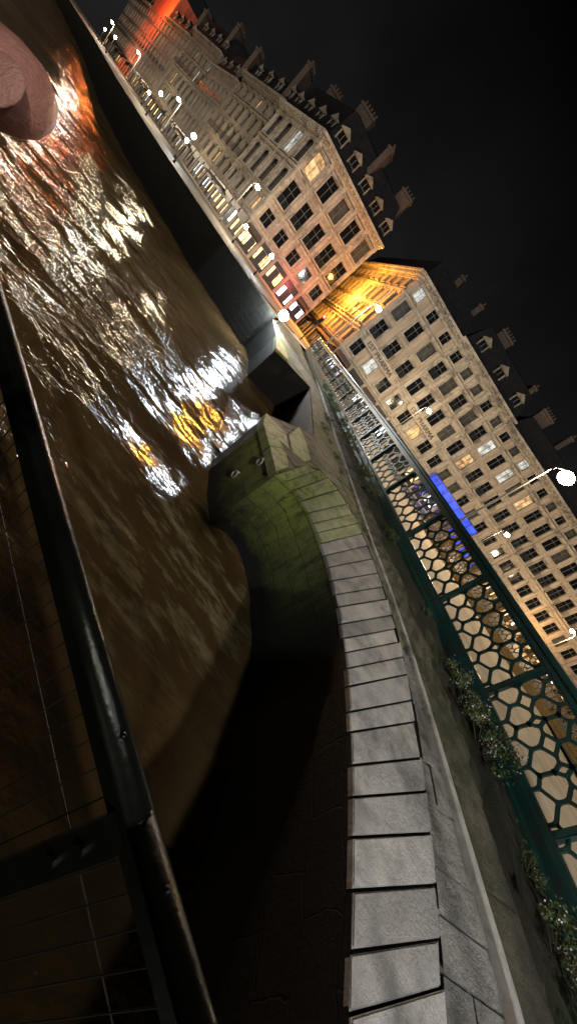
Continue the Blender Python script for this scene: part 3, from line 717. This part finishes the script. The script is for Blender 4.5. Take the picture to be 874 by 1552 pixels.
o=thing('flood_lamp',(-9.9,22.2,.6),'bright white flood lamp on the corner of the embankment','lamp')
mb=MB(); mb.tube([(0,0,0),(0,0,.5)],.05,10); mb.box(-.2,.2,.02,.16,.4,.85); link('lamp_housing',mb.mesh('lamp_housing',[M_dark]),o,Matrix.Identity(4))
g=MB(); g.sphere((0,-.1,.65),.3); link('lamp_glass',g.mesh('lamp_glass',[M_lampc],True),o,Matrix.Identity(4))
plight((-10.3,21.4,1.35),1100,(.85,.93,1),.25)
o=thing('traffic_light',(-13.5,36.5,Z0),'traffic light showing red at the street corner','traffic light')
mb=MB(); mb.tube([(0,0,0),(0,0,3.2)],.06,10); link('pole',mb.mesh('pole',[M_dark],True),o,Matrix.Identity(4))
mb=MB(); mb.box(-.15,.15,-.12,.12,2.3,3.2)
for i in range(3): mb.box(-.12,.12,-.28,-.121,2.5+.28*i+.1,2.52+.28*i+.1)
link('signal_head',mb.mesh('signal_head',[M_dark]),o,Matrix.Identity(4))
g=MB(); g.sphere((0,-.14,3.05),.13); link('signal_lens',g.mesh('signal_lens',[M_tred],True),o,Matrix.Identity(4))
plight((-13.5,36.1,3.9),80,(1,.1,.05),.1)
plight((-24,61,10),13000,(1,.42,.05),.4,'side_street_lamp')
plight((-19.5,52,10),4000,(1,.40,.06),.3,'side_street_lamp')
plight((-26.5,54,3.2),800,(1,.10,.10),.2,'shop_light')
plight((12,55,3.2),300,(.05,.2,1),.3,'shop_light')
plight((36,53,4),1800,(1,.55,.2),.3,'shop_light')
plight((-123,94,18),9000,(1,.20,.04),.4,'facade_light')

# ------------------------------------------------------------ footbridge
d=Vector((.94,-.342,0)); n=Vector((.342,.94,0))
br=thing('footbridge',(0,0,.3),'dark steel footbridge with tubular handrail and wire mesh','bridge')
Ib=W(br,Matrix.Identity(4))
M_steel=mat('black_steel',(.012,.014,.013),(.022,.024,.02),8,.24,.15,.7)
M_wire=mat('wire',(.05,.05,.05),(.03,.03,.03),8,.5,0,.8)
def L3(s,nn,z): return d*s+n*nn+Vector((0,0,z))
HR=.322; JS=.09
mb=MB(); mb.tube([L3(s,HR,1.44) for s in (-9,-6,-3,-1,-.3,JS-.0025)],.0165,20); mb.tube([L3(s,HR,1.44) for s in (JS+.0025,1,2,3.2)],.0165,20)
mb.tube([L3(JS-.01,HR,1.44),L3(JS+.01,HR,1.44)],.0152,16)
for s in (-1.25,-.0,.16): mb.sphere(L3(s,HR-.004,1.4555),.0045,0,8,6)
link('handrail',mb.mesh('handrail',[M_steel],True),br,Ib)
mb=MB(); mb.beam(L3(-9,HR-.0,1.408),L3(3.2,HR,1.408),.01,.03); mb.beam(L3(-9,HR,.42),L3(3.2,HR,.42),.05,.05)
link('rail_flat',mb.mesh('rail_flat',[M_steel]),br,Ib)
pm=MB()
pm.box(-.02,.02,-.008,.008,0,1.06); pm.tube([(0,-.014,1.01),(0,.014,1.01)],.008,8); pm.tube([(0,-.014,.95),(0,.014,.95)],.008,8)
pme=pm.mesh('rail_post',[M_steel]); angb=math.atan2(d.y,d.x)
for s in (-5.9,-4.4,-2.9,-1.4,JS,1.6,3.1):
    link('rail_post',pme,br,W(br,T(*L3(s,HR-.014,.35))@Matrix.Rotation(angb,4,'Z')))
mb=MB()
s=-6
while s<3: mb.tube([L3(s,HR+.01,.42),L3(s,HR+.01,1.40)],.0011,5,0,False); s+=.035
z=.5
while z<1.3: mb.tube([L3(-6,HR+.013,z),L3(3,HR+.013,z)],.001,5,0,False); z+=.26
link('wire_mesh',mb.mesh('wire_mesh',[M_wire]),br,Ib)
mb=MB()
dk=[L3(-14,-4,.2),L3(3.8,-4,.2),L3(3.8,.28,.2),L3(-14,.28,.2)]
mb.v+= [tuple(v) for v in dk]+[tuple(v+Vector((0,0,.12))) for v in dk]
for f in ((0,3,2,1),(4,5,6,7),(0,1,5,4),(1,2,6,5),(2,3,7,6),(3,0,4,7)): mb.f.append(f); mb.mi.append(0)
mb.beam(L3(-14,.18,-.0),L3(3.8,.18,-.0),.12,.38)
link('deck',mb.mesh('deck',[M_steel]),br,Ib)
M_bra=mat('grey_green_steel',(.06,.075,.065),(.035,.045,.04),8,.4,.15,.3)
mb=MB(); mb.beam(L3(-1.6,.95,-.7),L3(.55,.45,.3),.05,.08); mb.beam(L3(-14,.75,-.65),L3(3,.75,-.65),.06,.1)
link('brace',mb.mesh('brace',[M_bra]),br,Ib)

# ------------------------------------------------------------ plants
M_leaf=mat('leaves',(.035,.075,.015),(.07,.12,.03),7,.6,.1)
M_leaf2=mat('dry_leaves',(.12,.11,.03),(.07,.08,.02),7,.7,.1)
M_flower=mat('white_petals',(.7,.66,.6),(.6,.5,.5),9,.6,0)
M_stem=mat('stems',(.06,.05,.02),(.04,.04,.02),9,.8,0)
def plantmesh(R,H,nl,nf,seed):
    rnd=random.Random(seed); mb=MB()
    cl=[(rnd.gauss(0,R*.7),rnd.gauss(0,R*.5),H*rnd.uniform(.1,1.0),rnd.uniform(.1,.38)*R) for _ in range(18)]
    for c in cl:
        mb.tube([(c[0]*.2,c[1]*.2,0),(c[0]*.7,c[1]*.7,c[2]*.6),(c[0],c[1],c[2])],[.008,.006,.003],4,2,False)
    for i in range(nl+nf):
        c=rnd.choice(cl); v=Vector((rnd.gauss(0,1),rnd.gauss(0,1),rnd.gauss(0,1))).normalized()*c[3]*rnd.uniform(.3,1.35)
        q=Vector((c[0],c[1],c[2]))+v; q.z=max(.01,q.z)
        a=Vector((rnd.gauss(0,1),rnd.gauss(0,1),rnd.gauss(0,.6))).normalized(); b=a.cross(Vector((rnd.gauss(0,1),rnd.gauss(0,1),rnd.gauss(0,1)))).normalized()
        if i<nl:
            l=rnd.uniform(.012,.038); w_=l*.38; mb.quad([q-a*l,q+b*w_,q+a*l,q-b*w_],0 if rnd.random()<.65 else 1)
        else:
            l=.013; q=q+v*.15; mb.quad([q-a*l,q+b*l,q+a*l,q-b*l],3)
    return mb.mesh('leafy_shrub',[M_leaf,M_leaf2,M_stem,M_flower])
PM=[plantmesh(.32,.3,900,20,1),plantmesh(.38,.38,1000,50,2),plantmesh(.42,.36,1300,200,3)]
rs=resample(rail_p,400)
def near_idx(Y): return min(range(400),key=lambda i:abs(rs[i].y-Y))
for Y,t,v,s in [(.9,.7,1,1.0),(1.7,.8,2,1.05),(2.5,.6,1,1.1),(3.3,.8,2,.85),(4.15,.85,1,.55),(5.5,.7,2,1.05),(6.05,.5,2,.9),(6.6,.8,2,.7),(8.0,.8,0,.4),(9.8,.75,0,.6),(11.4,.5,1,.75),(12.4,.6,0,.9),(14.2,.3,1,1.0),(15.4,.7,0,.8),(16.8,.5,1,1.0),(18.4,.3,0,.9),(20.2,.6,1,1.1),(23,.5,0,1.2)]:
    j=near_idx(Y); dd=(rs[min(j+1,399)]-rs[j-1]).normalized(); nn=Vector((-dd.y,dd.x,0))
    q=rs[j]+nn*(.28+.6*(1-t))
    o=thing('leafy_shrub',(q.x,q.y,q.z-.1),'low leafy shrub with tiny white flowers by the railing' if v==2 else 'low green shrub growing at the foot of the railing','plant','shrubs along the railing',PM[v])
    o.rotation_euler=(0,0,random.uniform(0,6)); o.scale=(s,s,s*random.uniform(.8,1.2))
for x,y,z,s in [(1.38,8.5,.3,.4),(-.1,10.6,.33,.4),(-.6,11.6,.33,.6),(-1.2,12.6,.33,.4),(-1.9,13.6,.33,.7),(-2.6,16.6,.33,.8),(3.0,6.0,.26,.25),(4.6,3.0,.2,.22),(3.75,4.5,.24,.18)]:
    o=thing('leafy_shrub',(x,y,z),'small weed sprouting beside the kerb','plant','shrubs along the railing',PM[0]); o.scale=(s,s,s*.7)

# ------------------------------------------------------------ photographer's hand
def C(x,y,z): return co.matrix_world@Vector((x,y,z))
def skinm(name,c1,c2,ro):
    M,nt_,b_=newmat(name); cc=obco(nt_,True); f_=ramp(nt_,noi(nt_,cc,90,4),.3,.7)
    nt_.links.new(mixc(nt_,f_,c1,c2),b_.inputs['Base Color']); b_.inputs['Roughness'].default_value=ro
    wv=noi(nt_,cc,500,5,.7); bumpn(nt_,b_,wv,.7,.0015); return M
M_skin=skinm('skin',(.34,.13,.10),(.48,.23,.18),.5); M_nail=skinm('nail',(.44,.21,.17),(.52,.28,.23),.3)
V=[];Ed=[];Rr=[]
def add(p,r,par=None):
    V.append(C(*p)); Rr.append(r)
    if par is not None: Ed.append((par,len(V)-1))
    return len(V)-1
wr=add((-.235,.03,.0),.026); pa=add((-.19,.055,-.01),.034,wr)
k1=add((-.15,.094,-.035),.014,pa);i1=add((-.118,.099,-.058),.0105,k1);i2=add((-.083,.096,-.068),.0092,i1);i2b=add((-.076,.0945,-.069),.0098,i2);i3=add((-.060,.0885,-.070),.0090,i2b);i4=add((-.0480,.0815,-.071),.0072,i3)
k2=add((-.15,.075,-.025),.014,pa);m1=add((-.12,.078,-.045),.0105,k2);m2=add((-.10,.066,-.045),.0095,m1);m3=add((-.095,.05,-.03),.008,m2)
k3=add((-.153,.052,-.018),.013,pa);r1=add((-.125,.05,-.035),.0098,k3);r2=add((-.108,.04,-.03),.009,r1);r3=add((-.105,.028,-.018),.0075,r2)
k4=add((-.16,.03,-.008),.012,pa);l1=add((-.135,.025,-.02),.0088,k4);l2=add((-.12,.016,-.016),.008,l1);l3=add((-.118,.006,-.008),.0068,l2)
t0=add((-.19,.09,.01),.018,pa);t1=add((-.165,.112,.02),.012,t0);t2=add((-.14,.12,.022),.011,t1);t3=add((-.12,.122,.02),.009,t2)
me=bpy.data.meshes.new('hand'); base=V[wr].copy(); me.from_pydata([v-base for v in V],Ed,[])
ho=bpy.data.objects.new('tmp',me); COL.objects.link(ho)
sk=ho.modifiers.new('s','SKIN'); ss=ho.modifiers.new('b','SUBSURF'); ss.levels=2; ss.render_levels=2
for i,sv in enumerate(me.skin_vertices[0].data): sv.radius=(Rr[i],Rr[i]); sv.use_root=(i==0)
bpy.context.view_layer.update()
hm=bpy.data.meshes.new_from_object(ho.evaluated_get(bpy.context.evaluated_depsgraph_get())); bpy.data.objects.remove(ho)
hm.materials.clear(); hm.materials.append(M_skin)
for pq in hm.polygons: pq.use_smooth=True
h=thing('hand',tuple(base),'bare hand gripping the camera, fingertip reaching into view','hand',None,hm)
nb=MB(); nb.sphere((0,0,0),1,0,20,12)
nc=Vector((-.0545,.0800,-.0642)); ax=Vector((.8,-.55,0)).normalized(); ay=Vector((.55,.8,0)).normalized(); az=Vector((.25,-.35,.9)).normalized()
nb.v=[tuple(C(*(nc+ax*v[0]*.0065+ay*v[1]*.0052+az*v[2]*.0014))-base) for v in nb.v]
link('fingernail',nb.mesh('fingernail',[M_nail],True),h,Matrix.Identity(4))
